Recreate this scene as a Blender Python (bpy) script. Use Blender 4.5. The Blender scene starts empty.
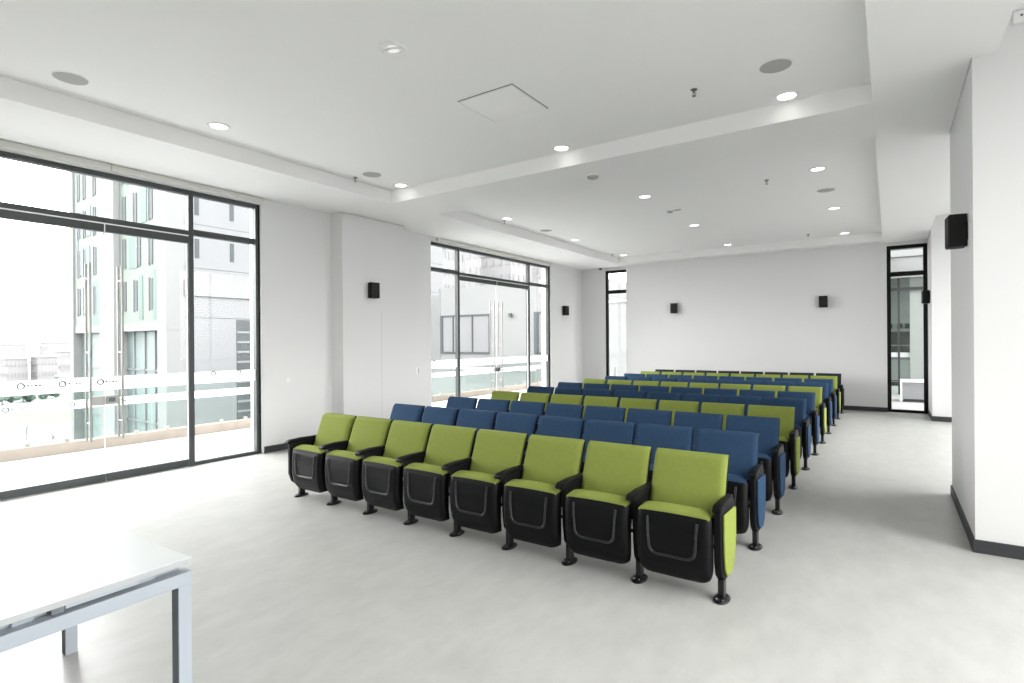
import bpy, bmesh, math, random
from mathutils import Vector, Matrix

random.seed(7)
C = bpy.context.scene.collection
PI = math.pi
OFF = {}                                   # world offset of every object's own frame

# ------------------------------------------------------------------ materials
def srgb(r, g, b):
    f = lambda c: (c / 255 / 12.92) if c / 255 <= 0.04045 else ((c / 255 + 0.055) / 1.055) ** 2.4
    return (f(r), f(g), f(b))

def mat(name, col, rough=0.6, metal=0.0, spec=0.4, noise=0.0, nscale=20.0, bump=0.0, bscale=200.0, coat=0.0):
    m = bpy.data.materials.new(name); m.use_nodes = True
    nt = m.node_tree; b = nt.nodes['Principled BSDF']
    b.inputs['Base Color'].default_value = (*col, 1)
    b.inputs['Roughness'].default_value = rough
    b.inputs['Metallic'].default_value = metal
    b.inputs['Specular IOR Level'].default_value = spec
    if coat: b.inputs['Coat Weight'].default_value = coat
    tc = nt.nodes.new('ShaderNodeTexCoord')
    if noise:
        n = nt.nodes.new('ShaderNodeTexNoise'); n.inputs['Scale'].default_value = nscale
        n.inputs['Detail'].default_value = 4
        nt.links.new(tc.outputs['Object'], n.inputs['Vector'])
        r = nt.nodes.new('ShaderNodeMapRange')
        r.inputs['To Min'].default_value = 1 - noise; r.inputs['To Max'].default_value = 1 + noise
        nt.links.new(n.outputs['Fac'], r.inputs['Value'])
        mx = nt.nodes.new('ShaderNodeVectorMath'); mx.operation = 'SCALE'
        mx.inputs[0].default_value = col
        nt.links.new(r.outputs['Result'], mx.inputs['Scale'])
        nt.links.new(mx.outputs['Vector'], b.inputs['Base Color'])
    if bump:
        n2 = nt.nodes.new('ShaderNodeTexNoise'); n2.inputs['Scale'].default_value = bscale
        nt.links.new(tc.outputs['Object'], n2.inputs['Vector'])
        bp = nt.nodes.new('ShaderNodeBump'); bp.inputs['Strength'].default_value = bump
        bp.inputs['Distance'].default_value = 0.002
        nt.links.new(n2.outputs['Fac'], bp.inputs['Height'])
        nt.links.new(bp.outputs['Normal'], b.inputs['Normal'])
    return m

def emit(name, col, s):
    m = bpy.data.materials.new(name); m.use_nodes = True
    b = m.node_tree.nodes['Principled BSDF']
    b.inputs['Base Color'].default_value = (0.8, 0.8, 0.8, 1)
    b.inputs['Emission Color'].default_value = (*col, 1); b.inputs['Emission Strength'].default_value = s
    return m

def glass(name, tint=(0.958, 0.96, 0.962), refl=1.0):
    m = bpy.data.materials.new(name); m.use_nodes = True
    nt = m.node_tree; nt.nodes.clear()
    o = nt.nodes.new('ShaderNodeOutputMaterial')
    t = nt.nodes.new('ShaderNodeBsdfTransparent'); t.inputs['Color'].default_value = (*tint, 1)
    g = nt.nodes.new('ShaderNodeBsdfGlossy'); g.inputs['Roughness'].default_value = 0.01
    fr = nt.nodes.new('ShaderNodeFresnel'); fr.inputs['IOR'].default_value = 1.45
    mul = nt.nodes.new('ShaderNodeMath'); mul.operation = 'MULTIPLY'; mul.inputs[1].default_value = refl
    mx = nt.nodes.new('ShaderNodeMixShader')
    ge = nt.nodes.new('ShaderNodeNewGeometry')               # reflect once, on the outer face of the pane only
    inv = nt.nodes.new('ShaderNodeMath'); inv.operation = 'SUBTRACT'; inv.inputs[0].default_value = 1.0
    nt.links.new(ge.outputs['Backfacing'], inv.inputs[1])
    m3 = nt.nodes.new('ShaderNodeMath'); m3.operation = 'MULTIPLY'
    nt.links.new(fr.outputs[0], mul.inputs[0]); nt.links.new(mul.outputs[0], m3.inputs[0]); nt.links.new(inv.outputs[0], m3.inputs[1])
    nt.links.new(m3.outputs[0], mx.inputs[0])
    nt.links.new(t.outputs[0], mx.inputs[1]); nt.links.new(g.outputs[0], mx.inputs[2])
    nt.links.new(mx.outputs[0], o.inputs['Surface'])
    return m

def frosted(name, alpha=0.7, col=(0.9, 0.92, 0.92)):
    m = bpy.data.materials.new(name); m.use_nodes = True
    nt = m.node_tree; nt.nodes.clear()
    o = nt.nodes.new('ShaderNodeOutputMaterial')
    t = nt.nodes.new('ShaderNodeBsdfTransparent')
    d = nt.nodes.new('ShaderNodeBsdfTranslucent'); d.inputs['Color'].default_value = (*col, 1)
    e = nt.nodes.new('ShaderNodeBsdfDiffuse'); e.inputs['Color'].default_value = (*col, 1)
    m1 = nt.nodes.new('ShaderNodeMixShader'); m1.inputs[0].default_value = 0.5
    m2 = nt.nodes.new('ShaderNodeMixShader'); m2.inputs[0].default_value = alpha
    nt.links.new(d.outputs[0], m1.inputs[1]); nt.links.new(e.outputs[0], m1.inputs[2])
    nt.links.new(t.outputs[0], m2.inputs[1]); nt.links.new(m1.outputs[0], m2.inputs[2])
    nt.links.new(m2.outputs[0], o.inputs['Surface'])
    return m

def floor_mat():
    m = bpy.data.materials.new('vinyl_floor'); m.use_nodes = True
    nt = m.node_tree; b = nt.nodes['Principled BSDF']
    tc = nt.nodes.new('ShaderNodeTexCoord')
    mp = nt.nodes.new('ShaderNodeMapping'); mp.inputs['Scale'].default_value = (2.2, 1.1, 1)
    nt.links.new(tc.outputs['Object'], mp.inputs['Vector'])
    n = nt.nodes.new('ShaderNodeTexNoise'); n.inputs['Scale'].default_value = 3.0; n.inputs['Detail'].default_value = 8
    n.inputs['Roughness'].default_value = 0.65
    nt.links.new(mp.outputs['Vector'], n.inputs['Vector'])
    rp = nt.nodes.new('ShaderNodeValToRGB')
    rp.color_ramp.elements[0].position = 0.3; rp.color_ramp.elements[0].color = (*FLOOR_A, 1)
    rp.color_ramp.elements[1].position = 0.7; rp.color_ramp.elements[1].color = (*FLOOR_B, 1)
    nt.links.new(n.outputs['Fac'], rp.inputs['Fac'])
    nt.links.new(rp.outputs['Color'], b.inputs['Base Color'])
    b.inputs['Roughness'].default_value = 0.36; b.inputs['Specular IOR Level'].default_value = 0.5
    n2 = nt.nodes.new('ShaderNodeTexNoise'); n2.inputs['Scale'].default_value = 60
    nt.links.new(tc.outputs['Object'], n2.inputs['Vector'])
    bp = nt.nodes.new('ShaderNodeBump'); bp.inputs['Strength'].default_value = 0.08; bp.inputs['Distance'].default_value = 0.002
    nt.links.new(n2.outputs['Fac'], bp.inputs['Height']); nt.links.new(bp.outputs['Normal'], b.inputs['Normal'])
    return m

FLOOR_A = (0.335, 0.337, 0.318); FLOOR_B = (0.40, 0.402, 0.385)
M = dict(
    floor=floor_mat(),
    wall=mat('white_wall_paint', (0.70, 0.70, 0.697), 0.75, spec=0.2, bump=0.05, bscale=300),
    ceil=mat('white_ceiling_paint', (0.86, 0.86, 0.855), 0.85, spec=0.1),
    base=mat('charcoal_baseboard', srgb(52, 54, 56), 0.5, noise=0.05),
    frame=mat('dark_grey_aluminium', srgb(52, 57, 58), 0.42, spec=0.5, noise=0.03, nscale=8),
    frame_black=mat('black_window_aluminium', srgb(17, 18, 17), 0.5, spec=0.2, noise=0.03, nscale=8),
    glass=glass('clear_glass', refl=0.8),
    rail_glass=glass('railing_glass', (0.88, 0.93, 0.915), 0.8),
    film=frosted('frosted_film', 0.72),
    film2=frosted('railing_film', 0.8),
    print=mat('grey_print', (0.04, 0.042, 0.042), 0.6, noise=0.05),
    steel=mat('brushed_steel', (0.2856, 0.2856, 0.2737), 0.42, metal=1.0, noise=0.06, nscale=60),
    blind=mat('blind_cassette_beige', srgb(206, 206, 201), 0.6, noise=0.02),
    plastic=mat('black_seat_plastic', (0.0045, 0.0048, 0.0055), 0.45, spec=0.10, bump=0.25, bscale=900),
    ridge=mat('dark_grey_ridge_plastic', (0.01, 0.0105, 0.0115), 0.30, spec=0.45, bump=0.1, bscale=900),
    metal=mat('black_powder_steel', (0.006, 0.006, 0.0065), 0.3, spec=0.35, noise=0.1),
    bolt=mat('bolt_steel', (0.6, 0.6, 0.6), 0.25, metal=1.0, noise=0.05),
    green=mat('green_wool', (0.192, 0.232, 0.050), 0.9, spec=0.15, noise=0.10, nscale=35, bump=0.5, bscale=700),
    blue=mat('blue_wool', (0.021, 0.048, 0.096), 0.9, spec=0.15, noise=0.14, nscale=35, bump=0.5, bscale=700),
    dark=mat('charcoal_wool', (0.022, 0.028, 0.032), 0.9, spec=0.15, noise=0.12, nscale=35, bump=0.5, bscale=700),
    tabletop=mat('white_laminate', (0.66, 0.685, 0.685), 0.35, spec=0.5, noise=0.01),
    tframe=mat('pale_grey_metal', (0.264, 0.292, 0.32), 0.4, spec=0.5, noise=0.02),
    tedge=mat('grey_edge_band', (0.30, 0.315, 0.315), 0.5, noise=0.02),
    tdark=mat('dark_grey_metal_and_shade', (0.10, 0.115, 0.125), 0.5, noise=0.03),  # dark small parts, and the shade painted on the desk legs
    black=mat('matt_black_speaker', (0.006, 0.006, 0.006), 0.6, spec=0.3, bump=0.3, bscale=500),
    grille=mat('grey_speaker_grille', (0.42, 0.42, 0.415), 0.8, bump=0.4, bscale=900, noise=0.03),
    white=mat('white_plastic', (0.82, 0.82, 0.81), 0.45, noise=0.01),
    lamp=emit('lamp_glow', (1.0, 0.985, 0.95), 4.0),
    lamp_dim=emit('lamp_dim_glow', (1.0, 0.99, 0.96), 0.55),
    chrome=mat('grey_chrome', (0.22, 0.22, 0.22), 0.3, metal=0.8, noise=0.03),
    # outside
    balcony=mat('pale_balcony_tile', (0.70, 0.70, 0.695), 0.6, noise=0.04, nscale=3),
    terrace=mat('grey_bounce_terrace_tile', (0.24, 0.24, 0.237), 0.7, noise=0.04, nscale=3),
    kerb=mat('beige_stone_kerb', (0.2675, 0.2325, 0.1971), 0.8, noise=0.12, nscale=4),
    b_white=mat('white_facade', (0.201, 0.2094, 0.2065), 0.8, noise=0.02, nscale=1),
    b_green=mat('pale_green_facade', (0.1644, 0.199, 0.175), 0.8, noise=0.02, nscale=1),
    b_teal=mat('teal_panel', (0.0903, 0.1426, 0.1283), 0.7, noise=0.03, nscale=1),
    b_blue=mat('pale_blue_panel', (0.099, 0.1337, 0.1485), 0.7, noise=0.03, nscale=1),
    b_pale=mat('pale_grey_cladding', (0.2376, 0.2459, 0.2459), 0.8, noise=0.03, nscale=1),
    b_grey=mat('light_grey_cladding', (0.1866, 0.1951, 0.1994), 0.8, noise=0.04, nscale=1),
    b_win=mat('tinted_window', (0.0678, 0.0781, 0.0813), 0.6, spec=0.15, noise=0.2, nscale=2),
    b_lobby=mat('lobby_glass', (0.1519, 0.1988, 0.193), 0.5, spec=0.2, noise=0.35, nscale=1.2),
    ground=mat('pale_ground', (0.1859, 0.1895, 0.1859), 0.9, noise=0.1, nscale=0.1),
    lawn=mat('dry_lawn', (0.1402, 0.165, 0.0702), 0.95, noise=0.2, nscale=0.5),
    leaf=mat('hazy_foliage', (0.121, 0.1635, 0.1393), 0.9, noise=0.35, nscale=3),
    bark=mat('grey_bark', (0.3003, 0.3003, 0.2856), 0.9, noise=0.2, nscale=5),
    far=mat('hazy_far_building', (0.2165, 0.2165, 0.2198), 0.9, noise=0.03, nscale=0.1),
    farwin=mat('hazy_far_window', (0.177, 0.1811, 0.1852), 0.6, noise=0.05, nscale=0.2),
    cor_wall=mat('grey_green_corridor_wall', (0.234, 0.252, 0.2376), 0.7, noise=0.05, nscale=2),
    cor_pale=mat('pale_mint_wall', (0.288, 0.318, 0.3), 0.7, noise=0.02, nscale=2),
    cor_dark=mat('dark_corridor_panel', (0.0275, 0.0286, 0.0275), 0.6, noise=0.4, nscale=4),
    cor_floor=mat('corridor_floor', (0.341, 0.341, 0.3355), 0.5, noise=0.03),
    cor_box=mat('light_grey_bench', (0.264, 0.2773, 0.2816), 0.6, noise=0.02),
)

# ------------------------------------------------------------------ mesh helpers
def box(bm, x0, x1, y0, y1, z0, z1, bev=0.0, seg=1):
    t = bmesh.new()
    bmesh.ops.create_cube(t, size=1.0)
    for v in t.verts:
        v.co = Vector((x0 + (v.co.x + .5) * (x1 - x0), y0 + (v.co.y + .5) * (y1 - y0), z0 + (v.co.z + .5) * (z1 - z0)))
    if bev > 0:
        bmesh.ops.bevel(t, geom=t.edges[:], offset=bev, segments=seg, profile=0.5, affect='EDGES')
    merge(bm, t)

def merge(bm, t, mtx=None):
    if mtx is not None: t.transform(mtx)
    me = bpy.data.meshes.new('tmp'); t.to_mesh(me); t.free()
    bm.from_mesh(me); bpy.data.meshes.remove(me)

def cyl(bm, p0, p1, r0, r1=None, n=20, cap=True):
    p0, p1 = Vector(p0), Vector(p1); r1 = r0 if r1 is None else r1
    d = p1 - p0
    t = bmesh.new()
    bmesh.ops.create_cone(t, cap_ends=cap, segments=n, radius1=r0, radius2=r1, depth=d.length)
    q = d.to_track_quat('Z', 'Y').to_matrix().to_4x4()
    merge(bm, t, Matrix.Translation((p0 + p1) / 2) @ q)

def lathe(bm, prof, c, n=32, sx=1.0, sy=1.0):
    """prof: list of (radius, z); spun about a vertical axis through c."""
    rings = []
    for r, z in prof:
        if r < 1e-6: rings.append([bm.verts.new((c[0], c[1], c[2] + z))])
        else: rings.append([bm.verts.new((c[0] + sx * r * math.cos(2 * PI * k / n), c[1] + sy * r * math.sin(2 * PI * k / n), c[2] + z)) for k in range(n)])
    for a, b in zip(rings, rings[1:]):
        if len(a) == 1 and len(b) == 1: continue
        for k in range(n):
            q = (k + 1) % n
            if len(a) == 1: bm.faces.new((a[0], b[q], b[k]))
            elif len(b) == 1: bm.faces.new((a[k], a[q], b[0]))
            else: bm.faces.new((a[k], a[q], b[q], b[k]))

def prism(bm, pts, a0, a1, axis=0, bev=0.0, seg=2):
    """extrude a 2-D outline along an axis; pts are the other two coords in order."""
    t = bmesh.new()
    def P(a, p):
        return {0: (a, p[0], p[1]), 1: (p[0], a, p[1]), 2: (p[0], p[1], a)}[axis]
    A = [t.verts.new(P(a0, p)) for p in pts]; B = [t.verts.new(P(a1, p)) for p in pts]
    t.faces.new(A); t.faces.new(B[::-1])
    n = len(pts)
    for k in range(n):
        t.faces.new((A[k], B[k], B[(k + 1) % n], A[(k + 1) % n]))
    bmesh.ops.recalc_face_normals(t, faces=t.faces[:])
    if bev > 0:
        bmesh.ops.bevel(t, geom=[e for e in t.edges if len(e.link_faces) == 2 and e.calc_face_angle(0) > 0.5], offset=bev, segments=seg, profile=0.5, affect='EDGES')
    merge(bm, t)

def solid(bm, F, G, nu, nv):
    """closed body between a front sheet F(u,v) and a back sheet G(u,v), u,v in 0..1."""
    f = [[bm.verts.new(F(i / nu, j / nv)) for j in range(nv + 1)] for i in range(nu + 1)]
    g = [[bm.verts.new(G(i / nu, j / nv)) for j in range(nv + 1)] for i in range(nu + 1)]
    for i in range(nu):
        for j in range(nv):
            bm.faces.new((f[i][j], f[i + 1][j], f[i + 1][j + 1], f[i][j + 1]))
            bm.faces.new((g[i][j], g[i][j + 1], g[i + 1][j + 1], g[i + 1][j]))
    for i in range(nu):
        bm.faces.new((f[i][0], g[i][0], g[i + 1][0], f[i + 1][0]))
        bm.faces.new((f[i][nv], f[i + 1][nv], g[i + 1][nv], g[i][nv]))
    for j in range(nv):
        bm.faces.new((f[0][j], f[0][j + 1], g[0][j + 1], g[0][j]))
        bm.faces.new((f[nu][j], g[nu][j], g[nu][j + 1], f[nu][j + 1]))

def tube(bm, pts, r, n=8):
    pts = [Vector(p) for p in pts]
    rings = []
    for i, p in enumerate(pts):
        d = (pts[min(i + 1, len(pts) - 1)] - pts[max(i - 1, 0)]).normalized()
        q = d.to_track_quat('Z', 'Y')
        rings.append([bm.verts.new(p + q @ Vector((r * math.cos(2 * PI * k / n), r * math.sin(2 * PI * k / n), 0))) for k in range(n)])
    for a, b in zip(rings, rings[1:]):
        for k in range(n):
            bm.faces.new((a[k], a[(k + 1) % n], b[(k + 1) % n], b[k]))
    bm.faces.new(rings[0][::-1]); bm.faces.new(rings[-1])

def obj(name, bm, m, parent=None, smooth=35, kind=None):
    bmesh.ops.recalc_face_normals(bm, faces=bm.faces[:])
    if parent is not None: off = OFF[parent.name]
    else:
        xs = [v.co for v in bm.verts]
        off = Vector(((min(v.x for v in xs) + max(v.x for v in xs)) / 2, (min(v.y for v in xs) + max(v.y for v in xs)) / 2, min(v.z for v in xs)))
    bm.transform(Matrix.Translation(-off))
    me = bpy.data.meshes.new(name); bm.to_mesh(me); bm.free()
    me.materials.append(m)
    if smooth:
        me.polygons.foreach_set('use_smooth', [True] * len(me.polygons))
        me.set_sharp_from_angle(angle=math.radians(smooth))
    o = bpy.data.objects.new(name, me); C.objects.link(o)
    if parent is not None: o.parent = parent
    else: o.location = off
    OFF[o.name] = off.copy()
    if kind: o['kind'] = kind
    return o

def tag(o, label=None, cat=None, group=None, kind=None):
    if label: o['label'] = label
    if cat: o['category'] = cat
    if group: o['group'] = group
    if kind: o['kind'] = kind
    return o

def thing(name, loc, label=None, cat=None, group=None, kind=None):
    o = bpy.data.objects.new(name, None); C.objects.link(o)
    o.empty_display_size = 0.1
    o.location = loc; OFF[o.name] = Vector(loc)
    return tag(o, label, cat, group, kind)

def boxes(name, m, lst, parent=None, bev=0.0, kind=None):
    bm = bmesh.new()
    for b in lst: box(bm, *b, bev=bev)
    return obj(name, bm, m, parent, smooth=0 if not bev else 35, kind=kind)

def struct(name, m, lst, label, cat, bev=0.0):
    return tag(boxes(name, m, lst, None, bev), label, cat, kind='structure')

# ------------------------------------------------------------------ room shell
XL, XR = -7.78, 1.95            # inner faces of the side walls
YB, YF = 15.087, -2.6           # inner faces of back and front walls
ZS, ZT, ZTOP = 3.832, 4.02, 4.40
T1 = (-6.43, -0.12, -1.8, 6.09)  # recessed trays x0,x1,y0,y1
T2 = (-6.38, -0.12, 7.10, 14.745)
XG = -7.85                      # plane of the left glazing
WT = 3.735                      # head of the windows

struct('floor', M['floor'], [(XL - 0.35, XR + 0.3, YF - 0.3, YB + 0.3, -0.12, 0.0)], 'pale grey marbled vinyl floor of the hall', 'floor')

SOF = 0.69                      # right edge of the soffit, blind pocket beyond
ceil = [
    (XL - 0.35, T1[0], YF - 0.3, T1[3], ZS, ZTOP), (T1[0], T1[1], YF - 0.3, T1[2], ZS, ZTOP),
    (XL - 0.35, 0.535, T1[3], T2[2], ZS, ZTOP),
    (T1[1], SOF, YF - 0.3, 5.56, ZS, ZTOP), (T1[1], 0.535, 5.56, T1[3], ZS, ZTOP),
    (XL - 0.35, T2[0], T2[2], YB + 0.3, ZS, ZTOP), (T2[0], T2[1], T2[3], YB + 0.3, ZS, ZTOP),
    (T2[1], 0.535, T2[2], 7.47, ZS, ZTOP), (T2[1], SOF, 7.47, YB + 0.3, ZS, ZTOP),
    (T1[0], T1[1], T1[2], T1[3], ZT, ZTOP), (T2[0], T2[1], T2[2], T2[3], ZT, ZTOP),
    (SOF, XR + 0.3, YF - 0.3, 5.56, 4.11, ZTOP), (SOF, XR + 0.3, 7.47, 13.9, 4.11, ZTOP),
    (0.535, XR + 0.3, 5.56, 7.47, 4.112, ZTOP), (SOF, XR + 0.3, 13.9, YB + 0.3, 4.112, ZTOP),
]
struct('ceiling', M['ceil'], ceil, 'white plasterboard ceiling with two recessed trays', 'ceiling')

W1 = (0.80, 4.73); W2 = (8.36, 13.31)
struct('wall_left', M['wall'], [
    (XL - 0.30, XL, YF - 0.3, W1[0], 0, ZS), (XL - 0.30, XL, W1[1], W2[0] + 0.09, 0, ZS), (XL - 0.30, XL, W2[1], YB + 0.3, 0, ZS),
    (XL - 0.30, XL, W1[0], W1[1], WT, ZS), (XL - 0.30, XL, W2[0] + 0.09, W2[1], WT, ZS)], 'white left wall between the two glazed openings', 'wall')
struct('pillar_1', M['wall'], [(XL, -7.48, 5.99, 7.40, 0, ZS - 0.012)], 'white pillar on the left wall carrying the black speaker', 'pillar')
struct('wall_back', M['wall'], [
    (-6.29, -0.046, YB, YB + 0.27, 0, ZS), (XL, -7.0, YB + 0.12, YB + 0.27, 0, ZS),
    (-7.0, -6.29, YB + 0.12, YB + 0.27, WT, ZS), (-0.046, 0.70, YB + 0.06, YB + 0.27, 3.755, ZS)], 'white back wall with a narrow window at each end', 'wall')
struct('pillar_2', M['wall'], [(0.54, XR + 0.3, 5.56, 7.47, 0, 4.11)], 'big white pillar on the right side carrying a speaker', 'pillar')
struct('pillar_3', M['wall'], [(0.70, XR + 0.3, 13.9, YB + 0.27, 0, 4.11)], 'white pillar at the far right corner beside the narrow window', 'pillar')
struct('wall_right', M['wall'], [
    (XR, XR + 0.28, YF - 0.3, -1.6, 0, 4.11), (XR, XR + 0.28, -1.6, 5.56, 3.95, 4.11), (XR, XR + 0.28, 7.47, 13.9, 3.95, 4.11)],
    'white right wall over the side windows', 'wall')
struct('wall_front', M['wall'], [(XL - 0.3, XR + 0.28, YF - 0.3, YF, 0, ZTOP - 0.01)], 'white front wall behind the viewpoint', 'wall')

bt, bh = 0.014, 0.10
struct('baseboard_left', M['base'], [
    (XL, XL + bt, W1[1] + 0.03, 5.99, 0, bh), (XL, -7.48, 5.99 - bt, 5.99, 0, bh), (-7.48, -7.48 + bt, 5.99 - bt, 7.40 + bt, 0, bh),
    (XL, -7.48, 7.40, 7.40 + bt, 0, bh), (XL, XL + bt, 7.40 + bt, 8.45, 0, bh), (XL, XL + bt, 13.35, YB + 0.12, 0, bh)], 'charcoal baseboard along the left wall', 'baseboard')
struct('baseboard_back', M['base'], [(-6.29, -0.046, YB - bt, YB, 0, bh)], 'charcoal baseboard along the back wall', 'baseboard')
struct('baseboard_right', M['base'], [
    (0.54 - bt, 0.54, 5.56 - bt, 7.47 + bt, 0, bh), (0.54, XR, 5.56 - bt, 5.56, 0, bh), (0.54, XR, 7.47, 7.47 + bt, 0, bh),
    (0.70 - bt, 0.70, 13.9 - bt, YB + 0.05, 0, bh), (0.70, XR, 13.9 - bt, 13.9, 0, bh)], 'charcoal baseboard around the right pillars', 'baseboard')

# ------------------------------------------------------------------ left glazing
def ring_yz(bm, x, y, z, R, r, t=0.002):
    n = 28
    for k in range(n):
        a, b = 2 * PI * k / n, 2 * PI * (k + 1) / n
        vs = []
        for xx in (x, x + t):
            for q, rad in ((a, R), (b, R), (b, r), (a, r)):
                vs.append(bm.verts.new((xx, y + rad * math.cos(q), z + rad * math.sin(q))))
        for f in ((0, 1, 2, 3), (4, 7, 6, 5), (0, 4, 5, 1), (2, 6, 7, 3)):
            bm.faces.new([vs[i] for i in f])

def logo_yz(bm, x, y, z, s=1.0):
    ring_yz(bm, x, y, z, 0.038 * s, 0.024 * s)
    ring_yz(bm, x, y + 0.006 * s, z + 0.004 * s, 0.015 * s, 0.009 * s)
    for k, w in enumerate((0.022, 0.010, 0.024, 0.022)):
        y0 = y + (0.052 + 0.034 * k) * s
        box(bm, x, x + 0.002, y0, y0 + w * s, z - 0.010 * s, z + (0.010 if k != 1 else 0.018) * s)

def glazing(name, y0, y1, m1, m2, label):
    g = thing(name, (XG, (y0 + y1) / 2, 0), label, 'window', kind='structure')
    fw, d0, d1 = 0.06, XG - 0.06, XG + 0.03
    boxes('window_frame', M['frame'], [
        (d0, d1, y0, y0 + fw, 0, WT), (d0, d1, y1 - fw, y1, 0, WT), (d0, d1, y0 + fw, y1 - fw, WT - fw, WT),
        (d0, d1, y0 + fw, m1 - 0.03, 0, 0.045), (d0, d1, m2 + 0.03, y1 - fw, 0, 0.045)], g, bev=0.004)
    for a in (m1, m2):
        boxes('mullion', M['frame'], [(d0, d1, a - 0.033, a + 0.033, 0, WT - fw)], g, bev=0.004)
    boxes('transom', M['frame'], [(d0, d1, y0 + fw, m1 - 0.033, 3.135, 3.215), (d0, d1, m1 + 0.033, m2 - 0.033, 3.125, 3.19), (d0, d1, m2 + 0.033, y1 - fw, 3.135, 3.215)], g, bev=0.004)
    boxes('inner_bead', M['frame_black'], [(d1, d1 + 0.012, y1 - 0.018, y1 - 0.002, 0.01, WT - 0.01)], g)
    for a, b in ((y0 + fw, m1 - 0.033), (m1 + 0.033, m2 - 0.033), (m2 + 0.033, y1 - fw)):
        boxes('pane', M['glass'], [(XG - 0.018, XG - 0.010, a, b, 3.205, WT - fw)], g)
    for a, b in ((y0 + fw, m1 - 0.033), (m2 + 0.033, y1 - fw)):
        p = boxes('pane', M['glass'], [(XG - 0.018, XG - 0.010, a, b, 0.045, 3.14)], g)
        boxes('frosted_band', M['film'], [(XG - 0.0075, XG - 0.0065, a, b, 1.105, 1.265)], p)
    return g

def door(name, m1, m2, label, marks):
    g = thing(name, (XG, (m1 + m2) / 2, 0), label, 'door', kind='structure')
    a, b = m1 + 0.034, m2 - 0.034
    c = (a + b) / 2
    d0, d1 = XG - 0.05, XG + 0.025
    boxes('door_header', M['frame'], [(d0, d1, a, b, 3.02, 3.112)], g, bev=0.004)
    boxes('track', M['white'], [(d0 + 0.01, d1 + 0.004, a, b, 3.111, 3.126)], g)
    boxes('seal_strip', M['white'], [(XG - 0.010, XG - 0.003, c - 0.005, c + 0.005, 0.01, 3.018), (d1 + 0.001, d1 + 0.005, c - 0.006, c + 0.006, 3.02, 3.11)], g)
    for s in (0, 1):
        y0, y1 = (a + 0.004, c - 0.006) if s == 0 else (c + 0.006, b - 0.012)
        leaf = boxes('door_leaf', M['glass'], [(XG - 0.012, XG - 0.002, y0, y1, 0.09, 3.018)], g)
        boxes('bottom_rail', M['frame'], [(d0, d1, y0, y1, 0.006, 0.095)], leaf, bev=0.004)
        boxes('frosted_band', M['film'], [(XG + 0.0005, XG + 0.0015, y0, y1, 1.105, 1.265)], leaf)
        hy = c - 0.162 if s == 0 else c + 0.170
        bm = bmesh.new()
        for sx in (0.055, -0.068):
            cyl(bm, (XG + sx, hy, 0.50), (XG + sx, hy, 2.62), 0.0125, n=14)
        for z in (0.72, 1.56, 2.44):
            cyl(bm, (XG - 0.068, hy, z), (XG + 0.055, hy, z), 0.009, n=10)
        obj('pull_handle', bm, M['steel'], leaf)
    lk = boxes('lock_plate', M['steel'], [(XG - 0.02, XG + 0.022, c - 0.14, c - 0.008, 0.925, 1.035), (XG - 0.02, XG + 0.022, c + 0.008, c + 0.14, 0.925, 1.035)], g, bev=0.003)
    bm = bmesh.new()
    cyl(bm, (XG + 0.02, c + 0.06, 0.985), (XG + 0.04, c + 0.06, 0.985), 0.022, n=18)
    box(bm, XG + 0.02, XG + 0.032, c + 0.03, c + 0.10, 0.96, 1.01, bev=0.003)
    obj('lock_cylinder', bm, M['tdark'], lk)
    boxes('door_edge', M['white'], [(XG - 0.016, XG + 0.003, b - 0.011, b - 0.001, 0.01, 3.018)], g)
    return g

wg1 = glazing('window_1', W1[0], W1[1], 1.745, 3.747, 'wide dark-framed glazing nearest on the left wall, overlooking the green tower')
wg2 = glazing('window_2', W2[0], W2[1], 9.39, 12.272, 'dark-framed glazing further along the left wall, past the speaker pillar')
dr1 = door('door_1', 1.745, 3.747, 'double glass door in the glazing nearest on the left wall', 5)
dr2 = door('door_2', 9.39, 12.272, 'double glass door in the glazing past the speaker pillar', 4)
def marks(door_obj, ys, x=XG + 0.004):
    leafs = [o for o in door_obj.children if o.name.startswith('door_leaf')]
    for l, yy in zip(leafs, ys):
        bm = bmesh.new()
        for y in yy: logo_yz(bm, x, y, 1.205)
        obj('printed_mark', bm, M['print'], l)
marks(dr1, ((1.96, 2.33), (2.70,)))
panes1 = [o for o in wg1.children if o.name.startswith('pane') and len(o.children)]
bm = bmesh.new()
for y in (4.05, 4.42): logo_yz(bm, XG - 0.004, y, 1.235)
obj('printed_mark', bm, M['print'], panes1[1])
panes2 = [o for o in wg2.children if o.name.startswith('pane') and len(o.children)]
bm = bmesh.new(); logo_yz(bm, XG - 0.004, 8.62, 1.235); obj('printed_mark', bm, M['print'], panes2[0])

def blind(name, y0, y1, split, label):
    g = thing(name, (XL + 0.05, (y0 + y1) / 2, 3.75), label, 'blind', 'roller blind cassettes')
    for a, b in ((y0, split - 0.004), (split + 0.004, y1)):
        bm = bmesh.new(); prism(bm, [(XL - 0.03, 3.752), (XL + 0.045, 3.752), (XL + 0.055, 3.765), (XL + 0.055, 3.826), (XL - 0.03, 3.826)], a, b, axis=1, bev=0.004)
        # prism with axis=1 takes (x, z) pairs
        obj('cassette', bm, M['blind'], g)
    return g
blind('roller_blind', 0.85, 4.76, 2.79, 'beige roller blind box along the top of the nearest left glazing')
blind('roller_blind', 8.62, 13.33, 10.9, 'rolled up blind box above the left glazing past the speaker pillar')

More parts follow.
